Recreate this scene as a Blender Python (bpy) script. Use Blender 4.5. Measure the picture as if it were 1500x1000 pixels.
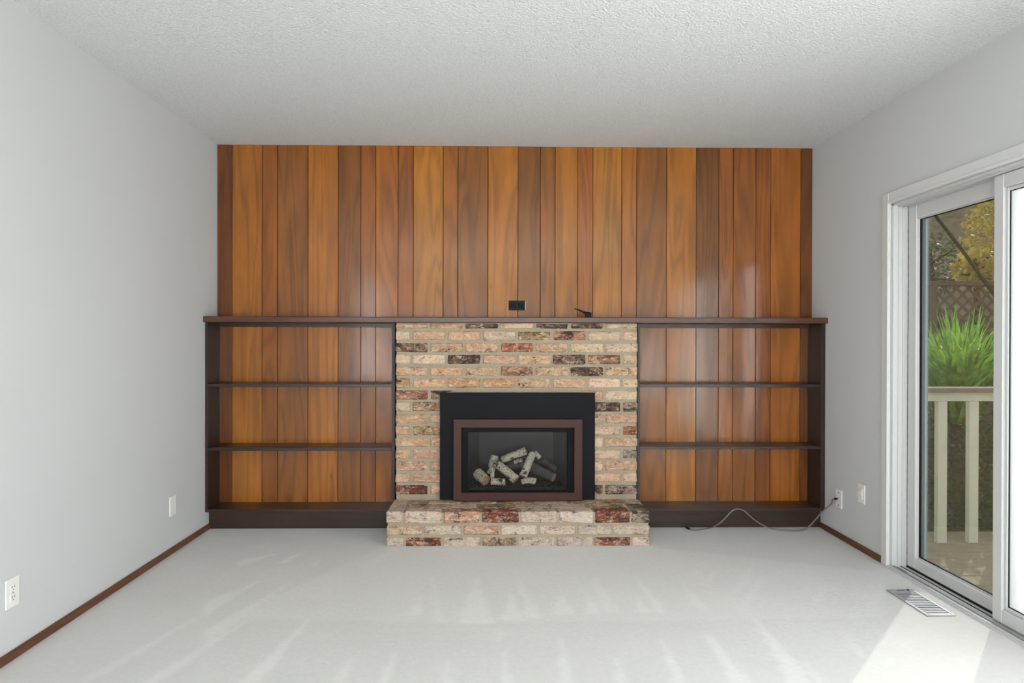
import bpy, math, random
from math import sin, cos, pi, radians, sqrt
from mathutils import Vector, Matrix

for o in list(bpy.data.objects):
    bpy.data.objects.remove(o)
scene = bpy.context.scene
COL = scene.collection
random.seed(7)

# ------------------------------------------------------------------ camera
CAM_H, FPX, CX, CY = 1.245, 960.0, 740.0, 500.0
YAW, PITCH, ROLL = radians(.92), radians(-.21), radians(.118)
F = Vector((sin(YAW) * cos(PITCH), cos(YAW) * cos(PITCH), sin(PITCH)))
R0 = Vector((cos(YAW), -sin(YAW), 0))
U0 = R0.cross(F)
R = R0 * cos(ROLL) + U0 * sin(ROLL)
U = -R0 * sin(ROLL) + U0 * cos(ROLL)
cd = bpy.data.cameras.new('camera')
cam = bpy.data.objects.new('camera', cd)
COL.objects.link(cam)
cd.sensor_fit = 'HORIZONTAL'
cd.sensor_width = 36.0
cd.lens = 36.0 * FPX / 1500.0
cd.shift_x = (750 - CX) / 1500.0
cd.shift_y = 0.0
cd.clip_start = .02
cam.matrix_world = Matrix(((R.x, U.x, -F.x, 0), (R.y, U.y, -F.y, 0), (R.z, U.z, -F.z, CAM_H), (0, 0, 0, 1)))
scene.camera = cam

# pixel -> direction; the distance always comes from the plane the thing touches
def ray(x, y):
    return F + R * ((x - CX) / FPX) - U * ((y - CY) / FPX)
CO = Vector((0, 0, CAM_H))
def atY(x, y, Y):
    v = ray(x, y); return CO + v * (Y / v.y)
def atX(x, y, X):
    v = ray(x, y); return CO + v * (X / v.x)
def atZ(x, y, Z):
    v = ray(x, y); return CO + v * ((Z - CAM_H) / v.z)

# ------------------------------------------------------------------ world, sun, daylight, fill lamps
w = bpy.data.worlds.new('sky'); scene.world = w
w.use_nodes = True
bg = w.node_tree.nodes['Background']
bg.inputs['Color'].default_value = (.80, .90, 1.0, 1)
bg.inputs['Strength'].default_value = 1.3

SUN_EL = radians(33.7)
sl = bpy.data.lights.new('sun', 'SUN')
sl.energy = 2.2
sl.angle = radians(.6)
sl.color = (1.0, .965, .91)
sun = bpy.data.objects.new('sun', sl); COL.objects.link(sun)
to_sun = Vector((.672 * cos(SUN_EL), .740 * cos(SUN_EL), sin(SUN_EL)))
sun.rotation_euler = to_sun.to_track_quat('Z', 'Y').to_euler()
sun.location = (6, 7, 6)

def area(name, loc, direction, sx, sy, power, color=(1, 1, 1)):
    l = bpy.data.lights.new(name, 'AREA'); l.shape = 'RECTANGLE'
    l.size, l.size_y, l.energy, l.color = sx, sy, power, color
    o = bpy.data.objects.new(name, l); COL.objects.link(o)
    o.location = loc
    o.rotation_euler = Vector(direction).to_track_quat('-Z', 'Y').to_euler()
    return o
# fill lamps at added windows behind the camera; daylight by the sliding door
area('rear_fill_lamp', (.15, -3.68, .68), (0, 1, 0), 3.8, 1.15, 165, (.985, .992, 1))
area('left_fill_lamp', (-2.08, -1.75, 1.40), (1, 0, 0), 2.9, 1.6, 105, (.985, .992, 1))
area('door_daylight', (2.62, .25, 1.05), (-1, 0, .04), 4.1, 1.9, 150, (.96, .98, 1))

vs = scene.view_settings
vs.view_transform = 'Standard'; vs.look = 'None'; vs.exposure = 0.11; vs.gamma = 1.0
vs.use_curve_mapping = False

# ------------------------------------------------------------------ helpers
def lin(c):
    return tuple(((v / 255.) / 12.92 if v / 255. <= .04045 else ((v / 255. + .055) / 1.055) ** 2.4) for v in c)

class MB:
    def __init__(s):
        s.v, s.f, s.m = [], [], []
    def face(s, idx, mi=0):
        s.f.append(idx); s.m.append(mi)
    def quad(s, a, b, c, d, mi=0):
        n = len(s.v); s.v += [tuple(a), tuple(b), tuple(c), tuple(d)]; s.face((n, n+1, n+2, n+3), mi)
    def box(s, x0, x1, y0, y1, z0, z1, bev=0.0, jit=0.0, rnd=None, mi=0):
        if bev <= 0:
            n = len(s.v)
            s.v += [(x0,y0,z0),(x1,y0,z0),(x1,y1,z0),(x0,y1,z0),(x0,y0,z1),(x1,y0,z1),(x1,y1,z1),(x0,y1,z1)]
            for q in ((0,3,2,1),(4,5,6,7),(0,1,5,4),(1,2,6,5),(2,3,7,6),(3,0,4,7)):
                s.face(tuple(n+i for i in q), mi)
            return
        n = len(s.v)
        idx = {}
        k = 0
        r = rnd or random
        for sx in (0, 1):
            for sy in (0, 1):
                for sz in (0, 1):
                    X, Y, Z = (x0, x1)[sx], (y0, y1)[sy], (z0, z1)[sz]
                    dx, dy, dz = bev*(1-2*sx), bev*(1-2*sy), bev*(1-2*sz)
                    for a, p in (('x', (X, Y+dy, Z+dz)), ('y', (X+dx, Y, Z+dz)), ('z', (X+dx, Y+dy, Z))):
                        if jit:
                            p = tuple(c + r.uniform(-jit, jit) for c in p)
                        s.v.append(p); idx[(sx, sy, sz, a)] = n + k; k += 1
        I = idx
        def orient(q):   # face outwards from the centre
            c = Vector(((x0+x1)/2, (y0+y1)/2, (z0+z1)/2))
            P = [Vector(s.v[i]) for i in q]
            nrm = (P[1]-P[0]).cross(P[2]-P[0])
            m = sum(P, Vector()) / len(P)
            s.face(tuple(q) if nrm.dot(m - c) > 0 else tuple(reversed(q)), mi)
        for sx in (0, 1):
            orient([I[(sx,0,0,'x')], I[(sx,1,0,'x')], I[(sx,1,1,'x')], I[(sx,0,1,'x')]])
            orient([I[(0,sx,0,'y')], I[(1,sx,0,'y')], I[(1,sx,1,'y')], I[(0,sx,1,'y')]])
            orient([I[(0,0,sx,'z')], I[(1,0,sx,'z')], I[(1,1,sx,'z')], I[(0,1,sx,'z')]])
        for a in (0, 1):
            for b in (0, 1):
                orient([I[(a,b,0,'x')], I[(a,b,1,'x')], I[(a,b,1,'y')], I[(a,b,0,'y')]])
                orient([I[(a,0,b,'x')], I[(a,1,b,'x')], I[(a,1,b,'z')], I[(a,0,b,'z')]])
                orient([I[(0,a,b,'y')], I[(1,a,b,'y')], I[(1,a,b,'z')], I[(0,a,b,'z')]])
        for sx in (0, 1):
            for sy in (0, 1):
                for sz in (0, 1):
                    orient([I[(sx,sy,sz,'x')], I[(sx,sy,sz,'y')], I[(sx,sy,sz,'z')]])
    def ring(s, x0, x1, z0, z1, a0, a1, b0, b1, y0, y1, mi=0):
        """flat frame in the XZ plane: outer x0..x1, z0..z1, opening a0..a1, b0..b1."""
        O = [(x0, z0), (x1, z0), (x1, z1), (x0, z1)]; I = [(a0, b0), (a1, b0), (a1, b1), (a0, b1)]
        e = .0025
        def grow(P, d):
            cx_, cz_ = sum(p[0] for p in P) / 4, sum(p[1] for p in P) / 4
            return [(p[0] + (d if p[0] > cx_ else -d), p[1] + (d if p[1] > cz_ else -d)) for p in P]
        loops = [(O, y1), (O, y0 + e), (grow(O, -e), y0), (grow(I, e), y0), (I, y0 + e), (I, y1)]
        n = len(s.v)
        for P, y in loops: s.v += [(p[0], y, p[1]) for p in P]
        for k in range(len(loops)):
            k2 = (k + 1) % len(loops)
            for i in range(4):
                j = (i + 1) % 4
                s.face((n + 4*k + i, n + 4*k + j, n + 4*k2 + j, n + 4*k2 + i), mi)
    def tube(s, pts, rad, seg=10, caps=True, jit=0.0, cap_mi=0, mi=0):
        pts = [Vector(p) for p in pts]
        rings = []
        up = Vector((0, 0, 1))
        prev = None
        for i, p in enumerate(pts):
            t = (pts[min(i+1, len(pts)-1)] - pts[max(i-1, 0)]).normalized()
            if prev is None:
                a = t.cross(up)
                if a.length < .05: a = t.cross(Vector((1, 0, 0)))
            else:
                a = prev - t * prev.dot(t)
            a.normalize(); prev = a
            b = t.cross(a)
            r = rad[i] if isinstance(rad, (list, tuple)) else rad
            n = len(s.v)
            for k in range(seg):
                rr = r * (1 + random.uniform(-jit, jit))
                q = p + a * (rr * cos(2*pi*k/seg)) + b * (rr * sin(2*pi*k/seg))
                s.v.append(tuple(q))
            rings.append(n)
        for i in range(len(rings)-1):
            for k in range(seg):
                k2 = (k+1) % seg
                s.face((rings[i]+k, rings[i]+k2, rings[i+1]+k2, rings[i+1]+k), mi)
        if caps:
            s.face(tuple(rings[0]+k for k in reversed(range(seg))), cap_mi)
            s.face(tuple(rings[-1]+k for k in range(seg)), cap_mi)
    def build(s, name, mats, parent=None, origin=None, smooth=False):
        me = bpy.data.meshes.new(name)
        if origin is None:
            xs, ys, zs = zip(*s.v)
            origin = ((min(xs)+max(xs))/2, (min(ys)+max(ys))/2, min(zs))
        ox, oy, oz = origin
        me.from_pydata([(x-ox, y-oy, z-oz) for x, y, z in s.v], [], s.f)
        if not isinstance(mats, (list, tuple)): mats = [mats]
        for m in mats: me.materials.append(m)
        me.polygons.foreach_set('material_index', s.m)
        if smooth:
            me.polygons.foreach_set('use_smooth', [True]*len(me.polygons))
        me.update()
        o = bpy.data.objects.new(name, me); COL.objects.link(o)
        WL[o] = Vector(origin)
        if parent is not None:
            o.parent = parent
            o.location = Vector(origin) - WL[parent]
        else:
            o.location = origin
        return o
WL = {}

def box(name, mat, x0, x1, y0, y1, z0, z1, parent=None, bev=0.0):
    m = MB(); m.box(x0, x1, y0, y1, z0, z1, bev); return m.build(name, mat, parent)

def thing(name, label, cat, loc, group=None, kind=None):
    o = bpy.data.objects.new(name, None); COL.objects.link(o)
    o.empty_display_size = .05
    o.location = loc; WL[o] = Vector(loc)
    tag(o, label, cat, group, kind)
    return o
def tag(o, label=None, cat=None, group=None, kind=None):
    if label: o['label'] = label
    if cat: o['category'] = cat
    if group: o['group'] = group
    if kind: o['kind'] = kind
    return o
def struct(o, label, cat):
    return tag(o, label, cat, kind='structure')

def copy_part(src, parent, world_loc):
    c = src.copy(); COL.objects.link(c); c.parent = parent
    c.location = Vector(world_loc) - WL[parent]; WL[c] = Vector(world_loc)
    return c

# ------------------------------------------------------------------ materials
def mat(name):
    m = bpy.data.materials.new(name); m.use_nodes = True
    nt = m.node_tree
    return m, nt, nt.nodes['Principled BSDF']
def N(nt, t, **kw):
    n = nt.nodes.new(t)
    for k, v in kw.items(): setattr(n, k, v)
    return n
def L(nt, a, b): nt.links.new(a, b)
def mixc(nt, fac, a, b, mode='MIX'):
    n = N(nt, 'ShaderNodeMix', data_type='RGBA', blend_type=mode)
    for sock, v in ((n.inputs[0], fac), (n.inputs[6], a), (n.inputs[7], b)):
        if hasattr(v, 'is_linked'): L(nt, v, sock)
        else: sock.default_value = v if not isinstance(v, tuple) else (v + (1,) if len(v) == 3 else v)
    return n.outputs[2]
def mathn(nt, op, a, b=None, c=None):
    n = N(nt, 'ShaderNodeMath', operation=op)
    for i, v in enumerate((a, b, c)):
        if v is None: continue
        if hasattr(v, 'is_linked'): L(nt, v, n.inputs[i])
        else: n.inputs[i].default_value = v
    return n.outputs[0]
def ramp(nt, fac, stops):
    n = N(nt, 'ShaderNodeValToRGB')
    L(nt, fac, n.inputs[0])
    e = n.color_ramp.elements
    while len(e) < len(stops): e.new(.5)
    for el, (p, c) in zip(e, stops):
        el.position = p
        el.color = (c, c, c, 1) if not isinstance(c, tuple) else c + (1,)
    return n.outputs[0]
def coords(nt, scale=(1, 1, 1), kind='Object', rand=False):
    tc = N(nt, 'ShaderNodeTexCoord')
    mp = N(nt, 'ShaderNodeMapping')
    mp.inputs['Scale'].default_value = scale
    L(nt, tc.outputs[kind], mp.inputs[0])
    if rand:
        oi = N(nt, 'ShaderNodeObjectInfo')
        mu = N(nt, 'ShaderNodeVectorMath', operation='SCALE')
        mu.inputs[0].default_value = (37.3, 11.7, 23.9)
        L(nt, oi.outputs['Random'], mu.inputs[3])
        ad = N(nt, 'ShaderNodeVectorMath', operation='ADD')
        L(nt, mp.outputs[0], ad.inputs[0]); L(nt, mu.outputs[0], ad.inputs[1])
        return ad.outputs[0]
    return mp.outputs[0]
def noise(nt, vec, scale, detail=3, rough=.55, dist=0.0):
    n = N(nt, 'ShaderNodeTexNoise')
    n.inputs['Scale'].default_value = scale; n.inputs['Detail'].default_value = detail
    n.inputs['Roughness'].default_value = rough; n.inputs['Distortion'].default_value = dist
    L(nt, vec, n.inputs['Vector'])
    return n.outputs[0]
def bump(nt, bsdf, h, strength, dist=.01):
    b = N(nt, 'ShaderNodeBump')
    b.inputs['Strength'].default_value = strength; b.inputs['Distance'].default_value = dist
    L(nt, h, b.inputs['Height']); L(nt, b.outputs[0], bsdf.inputs['Normal'])

def plain(name, c, rough=.5, metal=0.0, spec=.5, nz=0.0, nscale=30):
    m, nt, b = mat(name)
    c = lin(c)
    b.inputs['Roughness'].default_value = rough; b.inputs['Metallic'].default_value = metal
    b.inputs['Specular IOR Level'].default_value = spec
    n = noise(nt, coords(nt), nscale, 3)
    v = ramp(nt, n, [(.3, 1 - nz), (.7, 1 + nz)])
    L(nt, mixc(nt, 1.0, c, v, 'MULTIPLY'), b.inputs['Base Color'])
    return m

def wood(name, base=None, rough=.3, coat=.0, axis='Z', contrast=1.0, bstr=.06):
    """base None: the tint comes from the object's own colour."""
    m, nt, b = mat(name)
    st = {'Z': (1, 1, .09), 'X': (.09, 1, 1), 'Y': (1, .09, 1)}[axis]
    vec = coords(nt, st, rand=True)
    # slow wander that bends the growth rings into arches
    wander = noise(nt, coords(nt, tuple(a * 2.2 for a in st), rand=True), 2.0, 2, .5, .6)
    fine = noise(nt, vec, 95, 4, .65)
    streak = noise(nt, vec, 22, 3, .6)
    blot = noise(nt, coords(nt, (3, 3, 1.1) if axis == 'Z' else (1.1, 3, 3), rand=True), 1.6, 2, .5)
    ring = mathn(nt, 'SINE', mathn(nt, 'MULTIPLY', wander, 62.0))
    ring = mathn(nt, 'MULTIPLY_ADD', ring, .5, .5)
    ring = mathn(nt, 'POWER', ring, 2.2)
    g = mathn(nt, 'MULTIPLY', ramp(nt, fine, [(.25, .86), (.75, 1.08)]), ramp(nt, streak, [(.3, .80), (.7, 1.12)]))
    g = mathn(nt, 'MULTIPLY', g, ramp(nt, ring, [(0, 1.07), (1, .74)]))
    g = mathn(nt, 'MULTIPLY', g, ramp(nt, blot, [(.3, .80), (.7, 1.14)]))
    # knots
    vo = N(nt, 'ShaderNodeTexVoronoi'); vo.inputs['Scale'].default_value = 2.3
    L(nt, coords(nt, (1.7, 1, .85) if axis == 'Z' else (.85, 1, 1.7), rand=True), vo.inputs['Vector'])
    kn = ramp(nt, mathn(nt, 'ADD', vo.outputs['Distance'], mathn(nt, 'MULTIPLY', streak, .05)), [(.035, .45), (.085, 1.0)])
    g = mathn(nt, 'MULTIPLY', g, kn)
    g = mathn(nt, 'POWER', g, contrast)
    if base is None:
        col = N(nt, 'ShaderNodeObjectInfo').outputs['Color']
    else:
        rg = N(nt, 'ShaderNodeRGB'); rg.outputs[0].default_value = lin(base) + (1,); col = rg.outputs[0]
    c = mixc(nt, 1.0, col, g, 'MULTIPLY')
    L(nt, c, b.inputs['Base Color'])
    L(nt, ramp(nt, streak, [(.2, rough * .85), (.8, rough * 1.2)]), b.inputs['Roughness'])
    b.inputs['Coat Weight'].default_value = coat; b.inputs['Coat Roughness'].default_value = .18
    bump(nt, b, fine, bstr, .004)
    return m

M = {}
M['plank'] = wood('stained_panel_wood', None, .46, 1.0, 'Z', .85)
M['plank'].node_tree.nodes['Principled BSDF'].inputs['Coat IOR'].default_value = 1.52
M['plank'].node_tree.nodes['Principled BSDF'].inputs['Specular IOR Level'].default_value = .22
M['plank'].node_tree.nodes['Principled BSDF'].inputs['Coat Roughness'].default_value = .13
M['mantel'] = wood('mantel_wood', (88, 51, 35), .38, .25, 'X', .8)
M['dark_v'] = wood('dark_walnut_upright', (46, 30, 22), .45, .0, 'Z', .9)
M['dark_h'] = wood('dark_walnut_board', (54, 34, 25), .36, .25, 'X', .9)
M['base'] = wood('baseboard_wood', (104, 62, 34), .45, .0, 'Y', .8)
M['groove'] = plain('dark_groove_wood', (52, 28, 12), .8)  # dark backing colour seen between the planks

# painted plaster
def plaster(name, c, bscale, bstr, dist, rough=.9):
    m, nt, b = mat(name)
    vec = coords(nt)
    n1 = noise(nt, vec, bscale, 4, .6)
    n2 = noise(nt, vec, 1.2, 2)
    L(nt, mixc(nt, 1.0, lin(c), ramp(nt, n2, [(.3, .985), (.7, 1.01)]), 'MULTIPLY'), b.inputs['Base Color'])
    b.inputs['Roughness'].default_value = rough; b.inputs['Specular IOR Level'].default_value = .25
    bump(nt, b, n1, bstr, dist)
    return m
M['wall'] = plaster('grey_wall_paint', (205, 206, 206), 260, .12, .002)
def popcorn():
    m, nt, b = mat('textured_ceiling_paint')
    vec = coords(nt)
    n1 = noise(nt, vec, 85, 3, .6)
    vo = N(nt, 'ShaderNodeTexVoronoi'); vo.inputs['Scale'].default_value = 120; L(nt, vec, vo.inputs['Vector'])
    h = mathn(nt, 'SUBTRACT', mathn(nt, 'MULTIPLY', n1, 1.4), vo.outputs['Distance'])
    L(nt, mixc(nt, 1.0, lin((229, 231, 231)), ramp(nt, h, [(.0, .91), (.6, 1.02)]), 'MULTIPLY'), b.inputs['Base Color'])
    b.inputs['Roughness'].default_value = .95; b.inputs['Specular IOR Level'].default_value = .2
    bump(nt, b, h, .5, .008)
    return m
M['ceiling'] = popcorn()
M['trim'] = plain('white_trim_paint', (216, 216, 214), .45, 0, .4, .01)
M['vinyl'] = plain('white_vinyl', (204, 204, 203), .35, 0, .45, .01)
M['plate'] = plain('white_plastic', (236, 235, 231), .35, 0, .5)
M['slot'] = plain('dark_slot', (46, 45, 43), .6)
M['gasket'] = plain('black_gasket', (18, 18, 18), .7, 0, .2)
M['screenframe'] = plain('grey_green_screen_frame', (150, 160, 158), .5)

def carpet():
    m, nt, b = mat('cream_carpet')
    vec = coords(nt)
    f = noise(nt, vec, 420, 4, .7)
    mid = noise(nt, vec, 45, 3, .6)
    lo = noise(nt, vec, 2.2, 2)
    at = N(nt, 'ShaderNodeAttribute', attribute_name='nap')
    c = mixc(nt, at.outputs['Fac'], lin((227, 225, 221)), lin((241, 239, 235)))
    g = mathn(nt, 'MULTIPLY', ramp(nt, f, [(.25, .90), (.75, 1.05)]), ramp(nt, mid, [(.3, .97), (.7, 1.02)]))
    g = mathn(nt, 'MULTIPLY', g, ramp(nt, lo, [(.3, .975), (.7, 1.015)]))
    L(nt, mixc(nt, 1.0, c, g, 'MULTIPLY'), b.inputs['Base Color'])
    b.inputs['Roughness'].default_value = 1.0; b.inputs['Specular IOR Level'].default_value = .1
    b.inputs['Sheen Weight'].default_value = .15
    bump(nt, b, mathn(nt, 'ADD', f, mid), .5, .006)
    return m
M['carpet'] = carpet()

def brick():
    m, nt, b = mat('used_brick')
    oi = N(nt, 'ShaderNodeObjectInfo')
    vec = coords(nt, (1, 1, 1), rand=True)
    vec2 = coords(nt, (1, 1, 2.0), rand=True)
    n1 = noise(nt, vec2, 26, 5, .75, 1.0)
    n2 = noise(nt, vec2, 46, 5, .8, 1.4)
    n3 = noise(nt, vec, 150, 3, .7)
    n4 = noise(nt, vec2, 20, 4, .7, 1.2)
    n5 = noise(nt, vec2, 11, 3, .6, .6)
    c = mixc(nt, 1.0, oi.outputs['Color'], ramp(nt, n1, [(.3, .72), (.7, 1.20)]), 'MULTIPLY')
    # pale lime smears, rusty patches, dark iron specks
    c = mixc(nt, ramp(nt, n4, [(.50, 0.0), (.60, .70)]), c, lin((232, 210, 184)))
    c = mixc(nt, ramp(nt, noise(nt, vec2, 15, 5, .75, 1.4), [(.55, 0.0), (.64, .60)]), c, lin((172, 104, 68)))
    c = mixc(nt, ramp(nt, noise(nt, vec, 75, 4, .7, .5), [(.60, 0.0), (.66, .55)]), c, lin((112, 82, 62)))
    # burnt, vitrified patches: the amount is the alpha of the object colour
    th = mathn(nt, 'MULTIPLY_ADD', n5, .45, mathn(nt, 'MULTIPLY', n2, .65))
    dk = ramp(nt, mathn(nt, 'ADD', th, mathn(nt, 'MULTIPLY', oi.outputs['Alpha'], .115)), [(.60, 0.0), (.70, 1.0)])
    c = mixc(nt, dk, c, lin((66, 52, 48)))
    c = mixc(nt, 1.0, c, ramp(nt, n3, [(.3, .84), (.7, 1.10)]), 'MULTIPLY')
    L(nt, c, b.inputs['Base Color'])
    b.inputs['Roughness'].default_value = .88; b.inputs['Specular IOR Level'].default_value = .3
    bump(nt, b, mathn(nt, 'ADD', mathn(nt, 'MULTIPLY', n2, 1.3), mathn(nt, 'MULTIPLY', n3, .5)), .8, .008)
    return m
M['brick'] = brick()
def mortar():
    m, nt, b = mat('grey_mortar')
    vec = coords(nt)
    n1 = noise(nt, vec, 90, 4, .7); n2 = noise(nt, vec, 8, 3)
    c = mixc(nt, n2, lin((154, 138, 116)), lin((176, 162, 142)))
    L(nt, mixc(nt, 1.0, c, ramp(nt, n1, [(.3, .85), (.7, 1.1)]), 'MULTIPLY'), b.inputs['Base Color'])
    b.inputs['Roughness'].default_value = .95; b.inputs['Specular IOR Level'].default_value = .2
    bump(nt, b, n1, .6, .004)
    return m
M['mortar'] = mortar()

M['black_metal'] = plain('charcoal_steel', (20, 20, 25), .5, .0, .10, .06, 8)
M['bronze'] = plain('bronze_steel', (70, 44, 37), .45, .0, .18, .05, 10)
M['black_face'] = plain('black_steel', (10, 10, 12), .5, .0, .10)
M['liner'] = plain('firebox_liner', (36, 35, 34), .45, .0, .25, .12, 14)
M['lava'] = plain('black_lava_rock', (24, 23, 24), .85, 0, .3, .3, 60)
M['black_plastic'] = plain('black_plastic', (14, 14, 15), .5, 0, .2)
M['cable'] = plain('grey_cable', (122, 116, 108), .5)
M['steel'] = plain('satin_steel', (172, 172, 176), .4, .3, .5, .03, 12)
M['void'] = plain('dark_duct', (40, 40, 42), .9)

def log_mat(name, a, bcol, char):
    m, nt, b = mat(name)
    vec = coords(nt, (1, 1, 1), rand=True)
    n1 = noise(nt, vec, 38, 4, .7, .6); n2 = noise(nt, vec, 110, 3, .7); n3 = noise(nt, vec, 22, 3, .6, .4)
    c = mixc(nt, n1, lin(a), lin(bcol))
    c = mixc(nt, ramp(nt, n3, [(char, 0.0), (char + .08, 1.0)]), c, lin((40, 36, 36)))
    c = mixc(nt, ramp(nt, n2, [(.54, 0.0), (.60, .85)]), c, lin((60, 50, 44)))
    L(nt, c, b.inputs['Base Color']); b.inputs['Roughness'].default_value = .9
    bump(nt, b, n2, .6, .004)
    return m
M['birch'] = log_mat('birch_bark_log', (196, 180, 154), (234, 224, 200), .55)
M['charred'] = log_mat('charred_bark_log', (52, 50, 54), (104, 96, 86), .60)
M['cut'] = log_mat('cut_log_end', (168, 120, 84), (205, 158, 118), .70)

def glass(name, tint=(1, 1, 1), gloss=1.0):
    m = bpy.data.materials.new(name); m.use_nodes = True
    nt = m.node_tree
    out = nt.nodes['Material Output']; nt.nodes.remove(nt.nodes['Principled BSDF'])
    tr = N(nt, 'ShaderNodeBsdfTransparent'); tr.inputs[0].default_value = tint + (1,)
    gl = N(nt, 'ShaderNodeBsdfGlossy'); gl.inputs['Roughness'].default_value = .02
    lw = N(nt, 'ShaderNodeLayerWeight'); lw.inputs[0].default_value = .5      # same from both sides of the pane
    fz = mathn(nt, 'MULTIPLY_ADD', mathn(nt, 'POWER', lw.outputs['Facing'], 5.0), .5, .03)
    mx = N(nt, 'ShaderNodeMixShader')
    L(nt, mathn(nt, 'MULTIPLY', fz, gloss), mx.inputs[0])
    L(nt, tr.outputs[0], mx.inputs[1]); L(nt, gl.outputs[0], mx.inputs[2]); L(nt, mx.outputs[0], out.inputs[0])
    return m
M['glass'] = glass('clear_glass', (.97, .985, .98))
M['fire_glass'] = glass('smoked_ceramic_glass', (.86, .86, .86), .6)
def glare_glass():  # white scattering in the pane stands in for the overexposed outdoors
    m = bpy.data.materials.new('white_glare_glass'); m.use_nodes = True
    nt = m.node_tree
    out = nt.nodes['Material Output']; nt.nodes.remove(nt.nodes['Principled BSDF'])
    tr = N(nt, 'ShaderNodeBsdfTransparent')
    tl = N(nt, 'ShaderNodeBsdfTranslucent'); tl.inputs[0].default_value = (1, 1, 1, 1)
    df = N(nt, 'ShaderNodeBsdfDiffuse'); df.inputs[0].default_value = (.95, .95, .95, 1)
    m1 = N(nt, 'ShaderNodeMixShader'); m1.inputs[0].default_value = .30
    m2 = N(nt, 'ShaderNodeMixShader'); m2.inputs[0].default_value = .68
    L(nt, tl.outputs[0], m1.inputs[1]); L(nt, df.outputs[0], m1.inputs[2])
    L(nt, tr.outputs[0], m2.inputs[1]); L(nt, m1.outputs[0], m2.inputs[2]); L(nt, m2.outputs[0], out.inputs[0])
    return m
M['glare_glass'] = glare_glass()
def screen_mesh():
    m = bpy.data.materials.new('insect_screen'); m.use_nodes = True
    nt = m.node_tree
    out = nt.nodes['Material Output']; b = nt.nodes['Principled BSDF']
    b.inputs['Base Color'].default_value = lin((150, 138, 112)) + (1,); b.inputs['Roughness'].default_value = .7
    tr = N(nt, 'ShaderNodeBsdfTransparent')
    mx = N(nt, 'ShaderNodeMixShader')
    n = noise(nt, coords(nt), 60, 2)
    L(nt, ramp(nt, n, [(.3, .155), (.7, .165)]), mx.inputs[0])
    L(nt, tr.outputs[0], mx.inputs[1]); L(nt, b.outputs[0], mx.inputs[2]); L(nt, mx.outputs[0], out.inputs[0])
    return m
M['screen'] = screen_mesh()

def leaf(name, a, b_):
    m, nt, b = mat(name)
    vec = coords(nt)
    n1 = noise(nt, vec, 9, 3, .6)
    n2 = noise(nt, vec, 40, 2, .6)
    c = mixc(nt, ramp(nt, n1, [(.35, 0.0), (.65, 1.0)]), lin(a), lin(b_))
    L(nt, mixc(nt, 1.0, c, ramp(nt, n2, [(.3, .8), (.7, 1.15)]), 'MULTIPLY'), b.inputs['Base Color'])
    b.inputs['Roughness'].default_value = .42
    out = nt.nodes['Material Output']
    tl = N(nt, 'ShaderNodeBsdfTranslucent'); L(nt, c, tl.inputs[0])
    mx = N(nt, 'ShaderNodeMixShader'); mx.inputs[0].default_value = .55
    L(nt, b.outputs[0], mx.inputs[1]); L(nt, tl.outputs[0], mx.inputs[2]); L(nt, mx.outputs[0], out.inputs[0])
    return m
M['leaf'] = leaf('green_strap_leaf', (96, 150, 44), (176, 214, 96))
M['leaf_dark'] = leaf('dark_shrub_leaf', (44, 62, 28), (84, 104, 52))
M['leaf_yellow'] = leaf('yellow_leaf', (168, 148, 58), (214, 190, 92))
M['bark'] = plain('brown_bark', (62, 50, 40), .9, 0, .3, .25, 14)
M['cream'] = plain('cream_rail_paint', (226, 220, 196), .6, 0, .4, .03, 10)
M['cap'] = plain('weathered_rail_cap', (140, 122, 104), .8, 0, .3, .12, 16)
M['deck'] = plain('weathered_deck_board', (158, 140, 112), .8, 0, .3, .14, 12)
M['lattice'] = plain('brown_lattice_wood', (98, 80, 64), .85, 0, .3, .15, 16)
M['soil'] = plain('brown_leafy_bank', (112, 98, 78), .95, 0, .2, .35, 5)
M['pole'] = plain('dark_wet_branch', (46, 36, 24), .8, 0, .3, .2, 12)

# ------------------------------------------------------------------ the room
XL, XR, YB, ZC = -1.871, 2.170, 4.448, 2.552
YR = -3.5            # wall behind the camera
T = .14
GR = .006            # planks stand this proud of the backing

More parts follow.
